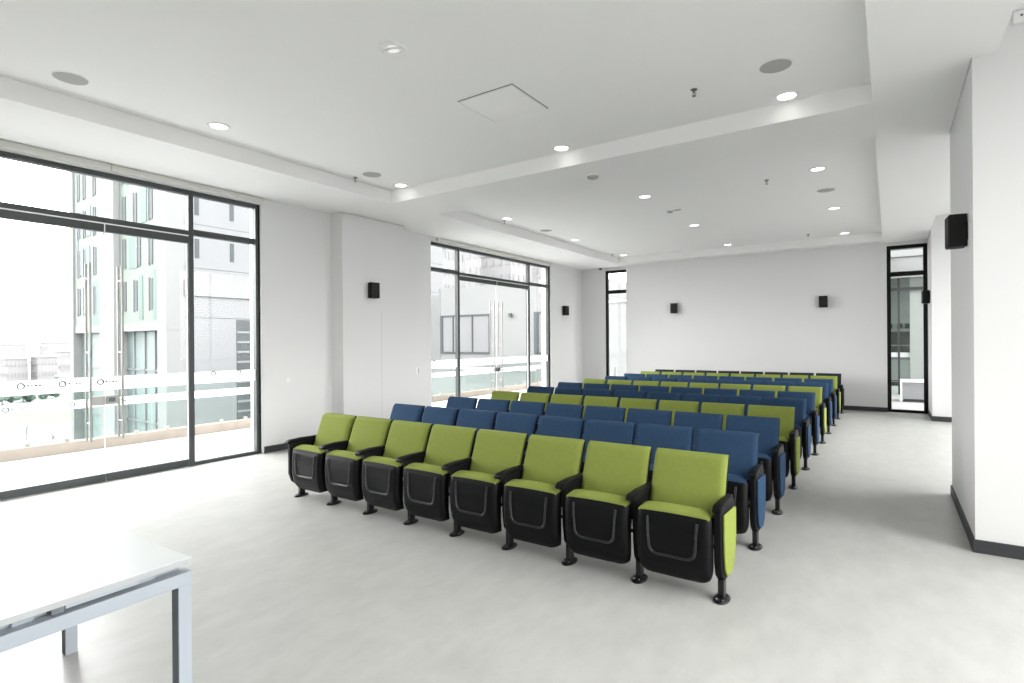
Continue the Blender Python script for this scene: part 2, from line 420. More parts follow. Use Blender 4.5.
def slim_window(name, x0, x1, y, top, trans, label, m):
    g = thing(name, ((x0 + x1) / 2, y, 0), label, 'window', kind='structure')
    f = 0.076
    boxes('window_frame', m, [(x0, x0 + f, y - 0.03, y + 0.04, 0, top), (x1 - f, x1, y - 0.03, y + 0.04, 0, top),
                              (x0 + f, x1 - f, y - 0.03, y + 0.04, top - f, top), (x0 + f, x1 - f, y - 0.03, y + 0.04, 0.0, 0.06)], g, bev=0.004)
    boxes('transom', m, [(x0 + f, x1 - f, y - 0.03, y + 0.04, trans, trans + 0.10)], g, bev=0.004)
    boxes('pane', M['glass'], [(x0 + f, x1 - f, y, y + 0.008, trans + 0.10, top - f)], g)
    boxes('pane', M['glass'], [(x0 + f, x1 - f, y, y + 0.008, 0.06, trans)], g)
    return g
slim_window('window_3', -7.0, -6.235, YB + 0.17, WT - 0.002, 3.05, 'narrow black-framed window at the far left corner', M['frame_black'])
slim_window('window_4', -0.046, 0.695, YB + 0.10, 3.75, 3.06, 'narrow black-framed window at the far right corner, onto the corridor', M['frame_black'])

def side_window(name, y0, y1, n, label):
    g = thing(name, (XR + 0.1, (y0 + y1) / 2, 0), label, 'window', kind='structure')
    x0, x1, f, top = XR + 0.06, XR + 0.14, 0.06, 3.95
    boxes('window_frame', M['frame'], [(x0, x1, y0, y0 + f, 0, top), (x0, x1, y1 - f, y1, 0, top), (x0, x1, y0 + f, y1 - f, top - f, top), (x0, x1, y0 + f, y1 - f, 0, f)], g, bev=0.004)
    w = (y1 - y0) / n
    for k in range(1, n):
        boxes('mullion', M['frame'], [(x0, x1, y0 + k * w - 0.03, y0 + k * w + 0.03, f, top - f)], g, bev=0.004)
    for k in range(n):
        boxes('pane', M['glass'], [(XR + 0.095, XR + 0.103, y0 + k * w + (0.03 if k else f), y0 + (k + 1) * w - (0.03 if k < n - 1 else f), f, top - f)], g)
side_window('window_5', -1.6, 5.56, 4, 'tall side window on the right before the big pillar')
side_window('window_6', 7.47, 13.9, 4, 'tall side window on the right beyond the big pillar')

# pillar seam (joint in the panelling) and switches
struct('trim_1', M['grille'], [(-7.4806, -7.4785, 6.828, 6.832, 0.10, 2.2)], 'fine vertical joint line on the speaker pillar', 'trim')
def switch(y, label, w=0.085, h=0.085):
    g = thing('light_switch', (XL, y, 1.08 - h / 2), label, 'switch', 'wall switches')
    boxes('cover_plate', M['white'], [(XL, XL + 0.009, y - w / 2, y + w / 2, 1.08 - h / 2, 1.08 + h / 2)], g, bev=0.003)
    boxes('rocker', M['white'], [(XL + 0.009, XL + 0.013, y - w / 4, y + w / 4, 1.08 - h / 4, 1.08 + h / 4)], g, bev=0.001)
    return g
switch(5.16, 'white square switch on the wall beside the nearest left glazing')
g = switch(8.03, 'slim upright switch with dark edge left of the second glazing', 0.075, 0.13)
boxes('dark_slot', M['tdark'], [(XL + 0.0091, XL + 0.012, 8.03 + 0.022, 8.03 + 0.034, 1.03, 1.13)], g)

# ------------------------------------------------------------------ wall speakers
def speaker(loc, ang, label):
    """loc = point on the wall; ang = direction the box faces (0 = +x)."""
    g = thing('wall_speaker', (0, 0, 0), label, 'speaker', 'black wall speakers')
    bm = bmesh.new()
    prism(bm, [(0.012, -0.075), (0.08, -0.088), (0.132, -0.088), (0.132, 0.088), (0.08, 0.088), (0.012, 0.075)], -0.135, 0.135, axis=2, bev=0.006)
    obj('cabinet', bm, M['black'], g)
    bm = bmesh.new(); box(bm, 0.132, 0.138, -0.082, 0.082, -0.127, 0.127, bev=0.003)
    obj('grille', bm, M['black'], g)
    bm = bmesh.new(); box(bm, 0.0, 0.008, -0.03, 0.03, -0.07, 0.07, bev=0.002); cyl(bm, (0.0, 0, 0), (0.03, 0, 0), 0.018)
    obj('bracket', bm, M['metal'], g)
    g.location = loc; g.rotation_euler = (0, 0, ang)
    return g
speaker((-7.48, 6.60, 2.56), math.radians(-8), 'black speaker high on the pillar between the two left glazings')
speaker((XL, 14.05, 2.53), math.radians(-8), 'black speaker on the left wall past the second glazing')
speaker((-4.87, YB, 2.53), math.radians(-90), 'black speaker on the back wall, left one of the two there')
speaker((-1.28, YB, 2.545), math.radians(-98), 'black speaker on the back wall, nearer the corridor window')
speaker((0.54, 5.96, 2.555), math.radians(184), 'large looking black speaker on the big right pillar')
speaker((0.70, 14.38, 2.52), math.radians(185), 'black speaker beside the narrow corridor window at the far right')

# ------------------------------------------------------------------ ceiling fittings
def downlight(x, y, label, dim=False):
    g = thing('downlight', (x, y, ZT - 0.012), label, 'ceiling light', 'recessed downlights')
    if not dim:
        bm = bmesh.new(); lathe(bm, [(0.082, 0.012), (0.115, 0.012), (0.115, 0.004), (0.108, 0.0), (0.088, 0.0), (0.082, 0.004), (0.082, 0.012)], (x, y, ZT - 0.012), 40)
        obj('trim_ring', bm, M['white'], g)
        bm = bmesh.new(); lathe(bm, [(0.0, 0.003), (0.082, 0.003), (0.082, 0.009), (0, 0.009)], (x, y, ZT - 0.012), 32)
        obj('diffuser', bm, M['lamp'], g)
    else:
        bm = bmesh.new(); lathe(bm, [(0.070, 0.012), (0.112, 0.012), (0.112, 0.004), (0.104, -0.006), (0.084, -0.004), (0.072, 0.006), (0.070, 0.012)], (x, y, ZT - 0.012), 40)
        obj('trim_ring', bm, M['white'], g)
        t = bmesh.new(); lathe(t, [(0.048, 0.0), (0.066, 0.0), (0.066, -0.016), (0.048, -0.016), (0.044, -0.006), (0.048, 0.0)], (0, 0, 0), 36)
        bm = bmesh.new(); merge(bm, t, Matrix.Translation((x, y, ZT - 0.008)) @ Matrix.Rotation(0.25, 4, 'X'))
        obj('tilting_ring', bm, M['white'], g)
        bm = bmesh.new(); lathe(bm, [(0.0, 0.002), (0.046, 0.002), (0.046, 0.010), (0, 0.010)], (x, y, ZT - 0.012), 28)
        obj('diffuser', bm, M['lamp_dim'], g)
    return g
cols = ((-6.05, 'nearest the left glazings'), (-3.30, 'in the middle line'), (-0.81, 'nearest the right side'))
rows = ((5.93, 'far edge of the near ceiling tray'), (8.72, 'first row of the far ceiling tray'), (11.5, 'second row of the far ceiling tray'), (14.35, 'last row of the far ceiling tray'))
downlight(-3.28, 3.14, 'dim round downlight with tilting ring, before the ceiling hatch', dim=True)
downlight(-6.0, 3.17, 'glowing downlight above the nearest left glazing')
for y, rl in rows:
    for x, cl in cols:
        downlight(x, y, 'glowing round downlight, %s, %s' % (rl, cl))

def ceiling_speaker(x, y, label):
    g = thing('ceiling_speaker', (x, y, ZT - 0.006), label, 'ceiling speaker', 'round ceiling speakers')
    bm = bmesh.new(); lathe(bm, [(0.126, 0.006), (0.138, 0.006), (0.138, 0.001), (0.134, 0.0), (0.128, 0.0), (0.126, 0.002), (0.126, 0.006)], (x, y, ZT - 0.006), 44)
    obj('rim', bm, M['white'], g)
    bm = bmesh.new(); lathe(bm, [(0, 0.001), (0.126, 0.001), (0.126, 0.005), (0, 0.005)], (x, y, ZT - 0.006), 44)
    obj('grille', bm, M['grille'], g)
ceiling_speaker(-5.98, 1.85, 'round grey ceiling speaker nearest, above the left glazing')
ceiling_speaker(-0.80, 5.23, 'round grey ceiling speaker beside the sprinkler, right of the hatch')
ceiling_speaker(-6.0, 5.32, 'round grey ceiling speaker at the far left corner of the near tray')
ceiling_speaker(-6.04, 10.16, 'faint round speaker on the left of the far ceiling tray')
ceiling_speaker(-0.82, 10.05, 'round grey ceiling speaker on the right of the far ceiling tray')

def sprinkler(x, y, label, z=ZT):
    g = thing('sprinkler', (x, y, z - 0.065), label, 'sprinkler', 'ceiling sprinklers')
    bm = bmesh.new(); lathe(bm, [(0, 0.065), (0.032, 0.065), (0.030, 0.058), (0.012, 0.054), (0, 0.054)], (x, y, z - 0.065), 20)
    obj('escutcheon', bm, M['chrome'], g)
    bm = bmesh.new(); cyl(bm, (x, y, z - 0.035), (x, y, z - 0.010), 0.010, n=12)
    tube(bm, [(x - 0.009, y, z - 0.032), (x - 0.016, y, z - 0.045), (x - 0.003, y, z - 0.059)], 0.003)
    tube(bm, [(x + 0.009, y, z - 0.032), (x + 0.016, y, z - 0.045), (x + 0.003, y, z - 0.059)], 0.003)
    obj('body', bm, M['chrome'], g)
    bm = bmesh.new(); cyl(bm, (x, y, z - 0.064), (x, y, z - 0.061), 0.018, n=16)
    obj('deflector', bm, M['chrome'], g)
for x, y, l in ((-1.51, 5.28, 'small sprinkler in the near tray beside the round speaker'), (-6.30, 5.28, 'small sprinkler at the far left corner of the near tray'),
                (-6.20, 8.85, 'small sprinkler at the near left corner of the far tray'), (-1.49, 8.90, 'small sprinkler in the far tray, right side near the beam'),
                (-1.50, 14.05, 'small sprinkler in the far tray, right side near the back wall'), (-6.25, 14.05, 'small sprinkler at the back left corner of the far tray')):
    sprinkler(x, y, l)

def detector(x, y, z, r, label, stalk=0.0):
    g = thing('smoke_detector', (x, y, z - 0.045), label, 'smoke detector')
    bm = bmesh.new(); lathe(bm, [(0, 0.045), (r, 0.045), (r, 0.030), (0, 0.030)], (x, y, z - 0.045), 28)
    obj('base_plate', bm, M['white'], g)
    bm = bmesh.new(); lathe(bm, [(0, 0.0), (r * 0.55, 0.0), (r * 0.8, 0.008), (r * 0.86, 0.03), (0, 0.03)], (x, y, z - 0.045), 28)
    obj('sensor_head', bm, M['grille'], g)
    return g
detector(-3.21, 6.61, ZS, 0.085, 'round smoke detector on the beam between the two trays')
d = detector(-3.29, 9.95, ZT, 0.06, 'small smoke detector with a tag, middle of the far tray')
boxes('tag_plate', M['grille'], [(-3.22, -3.10, 9.94, 9.99, ZT - 0.010, ZT)], d)

g = thing('access_hatch', (-3.165, 4.515, ZT - 0.012), 'square white access hatch in the near ceiling tray', 'hatch')
boxes('hatch_panel', M['white'], [(-3.49 + 0.012, -2.84 - 0.012, 4.19 + 0.012, 4.84 - 0.012, ZT - 0.012, ZT)], g, bev=0.003)
boxes('shadow_gap', M['tdark'], [(-3.49, -3.484, 4.19, 4.84, ZT - 0.004, ZT), (-2.846, -2.84, 4.19, 4.84, ZT - 0.004, ZT),
                                 (-3.484, -2.846, 4.19, 4.196, ZT - 0.004, ZT), (-3.484, -2.846, 4.834, 4.84, ZT - 0.004, ZT)], g)

g = thing('ceiling_camera', (-7.10, YB, 3.76), 'tiny dark dome camera under the ceiling by the far left window', 'camera')
bm = bmesh.new(); lathe(bm, [(0, 0.072), (0.055, 0.072), (0.055, 0.045), (0, 0.045)], (-7.10, YB, 3.76), 24); obj('mount', bm, M['white'], g)
bm = bmesh.new(); lathe(bm, [(0, 0.0), (0.022, 0.004), (0.038, 0.018), (0.045, 0.045), (0, 0.045)], (-7.10, YB, 3.76), 24); obj('dome', bm, M['black'], g)

g = thing('junction_box', (0.80, 5.53, 4.0), 'small pale junction box high on the big right pillar', 'junction box')
boxes('housing', M['white'], [(0.775, 0.845, 5.525, 5.56, 4.0, 4.09)], g, bev=0.004)
boxes('dark_hole', M['tdark'], [(0.815, 0.83, 5.522, 5.527, 4.045, 4.06)], g)

# ------------------------------------------------------------------ white table
tx0, tx1, ty0, ty1 = -3.68, -2.48, 0.47, 1.187
g = thing('desk', ((tx0 + tx1) / 2, (ty0 + ty1) / 2, 0), 'white topped desk with pale grey metal frame on the floor near the glazing', 'desk')
boxes('tabletop', M['tabletop'], [(tx0, tx1 - 0.002, ty0, ty1, 0.715, 0.74)], g, bev=0.002)
tag(boxes('edge_band', M['tedge'], [(tx1 - 0.002, tx1, ty0 + 0.001, ty1 - 0.001, 0.716, 0.739)], g), 'grey edge band')
boxes('spacer_rail', M['tframe'], [(tx0 + 0.012, tx1 - 0.012, 0.74, 0.985, 0.697, 0.7148)], g, bev=0.002)
boxes('inner_beam', M['tframe'], [(tx1 - 0.11, tx1 - 0.07, ty0 + 0.02, ty1 - 0.02, 0.650, 0.7148), (tx0 + 0.07, tx0 + 0.11, ty0 + 0.02, ty1 - 0.02, 0.650, 0.7148)], g)
boxes('spacer_block', M['tdark'], [(tx1 - 0.06, tx1 - 0.014, 0.70, 0.738, 0.690, 0.7148), (tx0 + 0.014, tx0 + 0.06, 0.70, 0.738, 0.690, 0.7148)], g)
boxes('under_beam', M['tframe'], [(tx0 + 0.05, tx1 - 0.05, 0.60, 0.66, 0.66, 0.7148), (tx0 + 0.05, tx1 - 0.05, 1.0, 1.06, 0.66, 0.7148)], g, bev=0.002)
for xa, xb in ((tx1 - 0.056, tx1 - 0.003), (tx0 + 0.003, tx0 + 0.050)):
    boxes('end_rail', M['tframe'], [(xa, xb, ty0 + 0.004, ty1 - 0.003, 0.628, 0.683)], g, bev=0.0015)
    for ya, yb in ((ty0 + 0.004, ty0 + 0.060), (ty1 - 0.057, ty1 - 0.003)):
        boxes('leg', M['tframe'], [(xa, xb, ya, yb, 0.0, 0.628)], g, bev=0.0015)
        boxes('leg_shade_face', M['tdark'], [(xa + 0.001, xb - 0.001, ya - 0.0015, ya, 0.003, 0.624)], g)  # dark skin paints the shade on the leg side turned from the windows

ang = math.radians(2.3); dx, dy = -(tx1 - tx0) / 2, -(ty1 - ty0) / 2       # the desk stands slightly askew; its far right corner stays put
g.rotation_euler = (0, 0, ang)
g.location = (tx1 - 0.006 + dx * math.cos(ang) - dy * math.sin(ang), ty1 + dx * math.sin(ang) + dy * math.cos(ang), 0)

# ------------------------------------------------------------------ auditorium seats
S = 0.55; X0 = -0.894; Y0 = 3.672; PITCH = 1.068; NR = 11; NC = 8
def lerp_prof(P, z):
    for (za, ya), (zb, yb) in zip(P, P[1:]):
        if za <= z <= zb:
            t = (z - za) / (zb - za); t = t * t * (3 - 2 * t) if False else t
            return ya + (yb - ya) * t
    return P[0][1] if z < P[0][0] else P[-1][1]
DY = -0.045                      # the seat body hangs a little forward of the feet
PAN = [(z, y + DY) for z, y in [(0.085, 0.010), (0.11, -0.045), (0.15, -0.078), (0.21, -0.100), (0.30, -0.112), (0.42, -0.112), (0.50, -0.104), (0.535, -0.092)]]
def pan_bm():
    bm = bmesh.new(); w = 0.242
    def zz(u, v):
        x = 2 * u - 1
        zb = 0.092 + 0.035 * x * x
        zt = 0.532 + 0.006 * (1 - x * x)
        return zb + (zt - zb) * v
    def edge(u):
        x = abs(2 * u - 1)
        return 0.030 * max(0, (x - 0.86) / 0.14) ** 2
    def F(u, v):
        x = (2 * u - 1); z = zz(u, v)
        tap = 1.0 - 0.10 * max(0, (0.25 - v) / 0.25) ** 2
        return (w * x * tap, lerp_prof(PAN, z) + edge(u), z)
    def G(u, v):
        p = F(u, v); return (p[0], max(p[1] + 0.045, DY - 0.025 + (0.08 * max(0, 0.2 - v))), p[2])
    solid(bm, F, G, 28, 30)
    return bm
def ridge_bm():
    bm = bmesh.new(); pts = []
    xr, zt, zb, r = 0.150, 0.500, 0.265, 0.055
    raw = [(-xr - 0.012, zt)] + [(-xr - 0.012 + 0.012 * k / 6, zt - (zt - zb - r) * k / 6) for k in range(1, 7)]
    raw += [(-xr + r - r * math.cos(a), zb + r - r * math.sin(a)) for a in [PI / 2 * k / 6 for k in range(1, 7)]]
    raw += [(-0.05, zb), (0.05, zb)]
    raw += [(-x, z) for x, z in raw[:-2][::-1]]
    for x, z in raw: pts.append((x, lerp_prof(PAN, z) - 0.001, z))
    tube(bm, pts, 0.0090, 10)
    return bm
def cushion_bm():
    """folded-up seat cushion behind the pan: only its rounded top shows."""
    bm = bmesh.new(); w = 0.232
    def F(u, v):
        x = 2 * u - 1
        e = max(0, (abs(x) - 0.85) / 0.15) ** 2
        top = 0.574 - 0.020 * e - 0.010 * x * x
        a = v * PI / 2
        # quarter-round top nose from the pan edge up and over
        z = 0.43 + (0.525 - 0.43) * min(1, v / 0.6) if v < 0.6 else 0.525 + (top - 0.525) * math.sin((v - 0.6) / 0.4 * PI / 2)
        y = -0.030 if v < 0.6 else -0.090 + 0.085 * (1 - math.cos((v - 0.6) / 0.4 * PI / 2))
        return (w * x, y + DY, z)
    def G(u, v):
        x = 2 * u - 1
        e = max(0, (abs(x) - 0.85) / 0.15) ** 2
        p = F(u, v); top = 0.574 - 0.020 * e - 0.010 * x * x
        z = 0.43 + (top - 0.43) * v
        return (w * x * (1 - 0.01 * v), DY + 0.045 - 0.035 * max(0, v - 0.8) / 0.2 + 0.02 * (1 - v), z)
    solid(bm, F, G, 24, 24)
    return bm
BACKF = [(z, y + DY) for z, y in [(0.44, 0.135), (0.50, 0.150), (0.58, 0.182), (0.66, 0.212), (0.74, 0.242), (0.82, 0.275), (0.872, 0.298)]]
def back_bm():
    bm = bmesh.new(); w = 0.252
    ed = lambda x: max(0, (abs(x) - 0.88) / 0.12) ** 2
    def F(u, v):
        x = 2 * u - 1; z = 0.44 + 0.428 * v
        tp = max(0, (v - 0.94) / 0.06)
        y = lerp_prof(BACKF, z) + 0.020 * ed(x) + 0.018 * tp * tp + 0.008 * x * x - 0.004
        return (w * x * (1 - 0.02 * tp * tp), y, z - 0.005 * ed(x) * tp)
    def G(u, v):
        x = 2 * u - 1; z = 0.44 + 0.428 * v
        return (w * x * 0.995, lerp_prof(BACKF, z) + 0.052, z)
    solid(bm, F, G, 26, 26)
    return bm
def shell_bm():
    bm = bmesh.new(); w = 0.2535
    def base(u, v, d):
        x = 2 * u - 1; z = 0.36 + 0.506 * v
        y = lerp_prof([(0.36, 0.118 + DY)] + BACKF, z) + 0.053 + d
        wd = w * (1 - 0.05 * max(0, 0.25 - v) / 0.25)
        return (wd * x, y, z - 0.004 * max(0, (abs(x) - 0.93) / 0.07) * (1 if v > 0.99 else 0))
    solid(bm, lambda u, v: base(u, v, 0), lambda u, v: base(u, v, 0.020 + 0.014 * math.sin(PI * v) * (1 - (2 * u - 1) ** 4)), 16, 22)
    return bm
def arm_bm(x, end=0):
    bm = bmesh.new(); w = 0.030 if end > 0 else 0.036; d = {1: 0.008, 0: -0.030, -1: -0.040}[end]
    prism(bm, [(-0.135 + d, 0.588), (-0.128 + d, 0.606), (-0.10 + d, 0.620), (0.00, 0.627), (0.235, 0.623), (0.245, 0.594), (0.02, 0.590), (-0.09 + d, 0.580), (-0.125 + d, 0.577)], x - w, x + w, axis=0, bev=0.009, seg=3)
    for v in bm.verts:                       # narrows where it passes between two backrests
        t = min(1, max(0, (v.co.y + 0.02) / 0.14)); v.co.x = x + (v.co.x - x) * (1 - t * (1 - 0.0195 / w))
    return bm
def panel_bm(x, end=0):
    bm = bmesh.new()
    if end:
        f = -0.105 if end > 0 else -0.135
        prism(bm, [(f, 0.588), (f, 0.26), (f + 0.03, 0.175), (f + 0.085, 0.128), (0.12, 0.118), (0.20, 0.17), (0.255, 0.34), (0.255, 0.592)], x - 0.024, x + 0.022, axis=0, bev=0.008, seg=3)
    else:
        prism(bm, [(-0.085, 0.588), (-0.080, 0.30), (-0.060, 0.175), (-0.02, 0.128), (0.10, 0.118), (0.18, 0.17), (0.245, 0.34), (0.245, 0.592)], x - 0.0195, x + 0.0195, axis=0, bev=0.006, seg=2)
    return bm
def pad_bm(x):
    bm = bmesh.new()
    prism(bm, [(-0.072, 0.560), (-0.070, 0.34), (-0.045, 0.205), (0.00, 0.150), (0.11, 0.142), (0.175, 0.185), (0.232, 0.34), (0.235, 0.545)], x + 0.021, x + 0.040, axis=0, bev=0.012, seg=3)
    return bm
def leg_bm(x):
    bm = bmesh.new()
    box(bm, x - 0.019, x + 0.019, -0.032, 0.032, 0.012, 0.135, bev=0.004)
    return bm
def foot_bm(x):
    bm = bmesh.new()
    lathe(bm, [(0, 0.0), (0.048, 0.0), (0.050, 0.008), (0.044, 0.016), (0.026, 0.026), (0, 0.028)], (x, -0.005, 0), 28, 1.0, 1.75)
    return bm
def bolt_bm(x):
    bm = bmesh.new()
    cyl(bm, (x, -0.058, 0.010), (x, -0.058, 0.025), 0.0075, n=6)
    return bm
def link_bm():
    bm = bmesh.new()
    cyl(bm, (-0.253, 0.075, 0.30), (0.253, 0.075, 0.30), 0.013, n=12)
    return bm

def seat_proto(fab, left_end, right_end):
    t = thing('auditorium_seat', (0, 0, 0))
    st = obj('seat', cushion_bm(), fab, t)
    pn = obj('seat_pan', pan_bm(), M['plastic'], st)
    obj('pan_ridge', ridge_bm(), M['ridge'], st)
    bk = obj('backrest', back_bm(), fab, t)
    obj('back_shell', shell_bm(), M['plastic'], t)
    obj('hinge_bar', link_bm(), M['metal'], t)
    for x, side in ((S / 2, 1), (-S / 2, -1)):
        if side < 0 and not left_end: continue
        e = (1 if right_end else 0) if side > 0 else -1
        xo = x - 0.022 if e < 0 else x
        obj('armrest', arm_bm(xo, e), M['plastic'], t)
        sp = obj('side_panel', panel_bm(xo, e), M['plastic'], t)
        if side > 0 and right_end: tag(obj('end_pad', pad_bm(x), fab, sp), None)
        lg = obj('leg', leg_bm(x), M['metal'], t)
        obj('foot', foot_bm(x), M['metal'], lg)
        for sx in (-1, 1): obj('bolt', bolt_bm(x + sx * 0.016), M['bolt'], lg)
    return t

def copy_tree(o, parent=None):
    c = o.copy(); C.objects.link(c)
    if parent is not None: c.parent = parent
    for ch in list(o.children): copy_tree(ch, c)
    return c
ORD = ['', 'front', 'second', 'third', 'fourth', 'fifth', 'sixth', 'seventh', 'eighth', 'ninth', 'tenth', 'back']
ROWCOL = ['', 'green', 'blue', 'blue', 'green', 'blue', 'blue', 'green', 'blue', 'blue', 'green', 'dark']
POS = ['at the glazed wall end', 'second from the glazed wall end', 'third from the glazed wall end', 'fourth from the glazed wall end',
       'fourth from the aisle end', 'third from the aisle end', 'second from the aisle end', 'at the aisle end']
used = {}
for r in range(1, NR + 1):
    for c in range(NC):
        key = (ROWCOL[r], c == 0, c == NC - 1)
        if key not in used:
            used[key] = seat_proto(M[ROWCOL[r]], key[1], key[2]); o = used[key]
        else:
            o = copy_tree(used[key])
        o.location = (X0 - (NC - 1 - c + 0.5) * S, Y0 + (r - 1) * PITCH, 0)
        cn = {'green': 'green', 'blue': 'blue', 'dark': 'charcoal'}[ROWCOL[r]]
        rn = 'front row' if r == 1 else ('back row' if r == NR else '%s row from the front' % ORD[r])
        o['label'] = '%s tip-up seat %s, %s' % (cn, POS[c], rn)
        o['category'] = 'chair'
        o['group'] = '%s seats of the %s' % (cn, rn)

# ------------------------------------------------------------------ outside: balcony
struct('bounce_terrace_right', M['terrace'], [(XR + 0.3, 11.0, -8.0, 22.0, -0.3, -0.02)], 'unseen grey terrace added outside the right side windows to bounce daylight', 'terrace')  # out of view, added to throw daylight up onto the ceiling
struct('balcony_floor', M['balcony'], [(-10.62, XL - 0.35, -3.0, 19.9, -0.22, -0.015)], 'pale tiled balcony floor outside the left glazing', 'balcony')
g = thing('balcony_railing', (-10.5, 8.0, -0.015), 'glass balcony railing on a beige stone kerb, with frosted printed band', 'railing')
boxes('kerb', M['kerb'], [(-10.60, -10.45, -2.9, 19.8, -0.015, 0.155)], g, bev=0.006)
yy = -2.8; k = 0
while yy + 1.42 < 19.7:
    y1 = yy + 1.42
    p = boxes('railing_pane', M['rail_glass'], [(-10.532, -10.518, yy, y1, 0.156, 0.985)], g)
    boxes('frosted_band', M['film2'], [(-10.5165, -10.5155, yy, y1, 0.655, 0.785)], p)
    bm = bmesh.new()
    logo_yz(bm, -10.514, yy + 0.30, 0.72, 1.1); logo_yz(bm, -10.514, yy + 0.95, 0.72, 1.1)
    obj('printed_mark', bm, M['print'], p)
    boxes('clamp', M['steel'], [(-10.55, -10.50, yy + 0.2, yy + 0.26, 0.15, 0.21), (-10.55, -10.50, y1 - 0.26, y1 - 0.2, 0.15, 0.21)], p)
    yy = y1 + 0.016

# ------------------------------------------------------------------ outside: green tower
GZ = -6.0
g = thing('tower_building', (-36.5, 20.0, GZ), 'tall white and pale green tower block beyond the balcony', 'building')
TX0, TX1, TY = -42.2, -30.0, 13.2
boxes('upper_storeys', M['b_green'], [(TX0, TX1 - 0.85, TY, 30, 2.75, 26)], g)
boxes('side_cladding', M['b_grey'], [(TX1 - 0.85, TX1, TY + 0.9, 34, GZ, 26)], g)
boxes('corner_column', M['b_white'], [(TX1 - 1.0, TX1 - 0.02, TY - 0.05, TY + 0.9, GZ, 26)], g)
boxes('facade_fin', M['b_pale'], [(-36.85, -35.6, TY - 0.30, TY + 0.4, GZ, 26)], g)
boxes('facade_column', M['b_white'], [(-38.1, -36.85, TY - 0.12, TY + 0.4, GZ, 26)], g)
boxes('left_column', M['b_white'], [(TX0 - 0.5, TX0, TY - 0.1, TY + 0.6, GZ, 26)], g)
lob = boxes('lobby_glazing', M['b_lobby'], [(TX0, TX1 - 0.9, TY + 0.35, TY + 0.5, GZ + 0.2, 2.75)], g)
boxes('lobby_mullions', M['b_grey'], [(x - 0.05, x + 0.05, TY + 0.28, TY + 0.36, GZ, 2.75) for x in (-40.7, -39.2, -34.6, -33.3, -32.1)] + [(TX0, TX1 - 1, TY + 0.28, TY + 0.36, z, z + 0.09) for z in (-2.6, 0.2)], lob)
boxes('soffit_band', M['b_white'], [(TX0, TX1, TY - 0.02, TY + 0.5, 2.35, 2.78)], g)
pitch = 2.36
for kz in range(0, 8):
    z0 = 3.45 + kz * pitch
    for j, (x, w) in enumerate(((-41.45, 0.32), (-40.55, 0.30), (-39.0, 0.32), (-34.95, 0.42), (-33.55 + (0.45 if kz % 2 else 0), 0.36), (-31.72, 0.38))):
        wv = boxes('window', M['b_win'], [(x - w / 2, x + w / 2, TY - 0.03, TY + 0.1, z0, z0 + 1.62)], g)
        boxes('window_reveal', M['b_white'], [(x - w / 2 - 0.07, x - w / 2, TY - 0.06, TY + 0.1, z0 - 0.05, z0 + 1.67)], wv)
tl = [(-33.3 + 0.1, -32.7, 2.95, 5.3), (-31.5, -30.95, 2.95, 5.5), (-34.35, -33.3, 5.75, 7.5), (-32.85, -32.2, 8.1, 9.9), (-39.4, -38.15, 2.75, 5.4), (-34.7, -33.8, 10.4, 12.2)]
for (a, b, z0, z1) in tl:
    boxes('colour_panel', M['b_teal'], [(a, b, TY - 0.025, TY + 0.05, z0, z1)], g)
for (a, b, z0, z1) in [(-41.25, -39.75, 5.9, 7.6), (-41.9, -41.6, 5.9, 9.6), (-40.3, -39.6, 8.2, 10.0)]:
    tag(boxes('colour_panel', M['b_blue'], [(a, b, TY - 0.025, TY + 0.05, z0, z1)], g), 'pale blue panel')
for z0 in (6.15, 8.40, 10.7):
    for y in (14.55, 16.42):
        boxes('side_window', M['b_win'], [(TX1 - 0.02, TX1 + 0.03, y, y + 0.22, z0, z0 + 1.0)], g)
boxes('side_band', M['b_white'], [(TX1, TX1 + 0.12, 14.0, 34, 4.15, 4.95)], g)  # white band standing proud of the side cladding
sd = boxes('side_opening', M['b_win'], [(TX1 - 0.02, TX1 + 0.03, 16.75, 17.75, GZ, 2.95)], g)
boxes('opening_bars', M['b_grey'], [(TX1 + 0.03, TX1 + 0.07, 16.75, 17.75, z, z + 0.12) for z in [GZ + 0.5 + 0.55 * k for k in range(15)]], sd)
boxes('side_joints', M['b_win'], [(TX1, TX1 + 0.005, 14.0, 34, z, z + 0.03) for z in (3.0, 5.6, 7.9, 10.1, 12.4)], g)

# ------------------------------------------------------------------ outside: white annex beyond the second glazing
g = thing('annex_building', (-15, 20.0, GZ), 'low white annex with dark framed windows beyond the second glazing', 'building')
AY = 20.0
boxes('wall', M['b_white'], [(-17.85, -9.6, AY, AY + 6, GZ, 4.2)], g)
boxes('wing', M['b_white'], [(-24.5, -17.85, AY + 1.0, AY + 6, GZ, 4.0)], g)
boxes('wall_joint', M['b_grey'], [(-17.9, -17.82, AY - 0.02, AY + 0.3, GZ, 4.2)], g)
for (xa, xb, parts) in ((-17.80, -14.85, (-17.0, -15.85)), (-12.50, -11.3, (-12.3,))):
    w = boxes('window_frame', M['b_win'], [(xa, xb, AY - 0.05, AY + 0.05, 2.83, 2.90), (xa, xa + 0.16, AY - 0.05, AY + 0.05, 1.16, 2.83), (xb - 0.06, xb, AY - 0.05, AY + 0.05, 1.16, 2.83),
                                           (xa, xb, AY - 0.05, AY + 0.05, 1.10, 1.18)] + [(p - 0.03, p + 0.03, AY - 0.05, AY + 0.05, 1.16, 2.83) for p in parts], g)
    boxes('window_pane', M['farwin'], [(xa + 0.1, xb - 0.05, AY - 0.015, AY + 0.0, 1.17, 2.84)], w)
lm = boxes('floodlight', M['b_win'], [(-13.75, -13.62, AY - 0.14, AY - 0.02, 2.72, 2.88)], g)
g = thing('terrace_parapet', (-14.3, 17.3, GZ), 'low white parapet in front of the white annex', 'parapet')
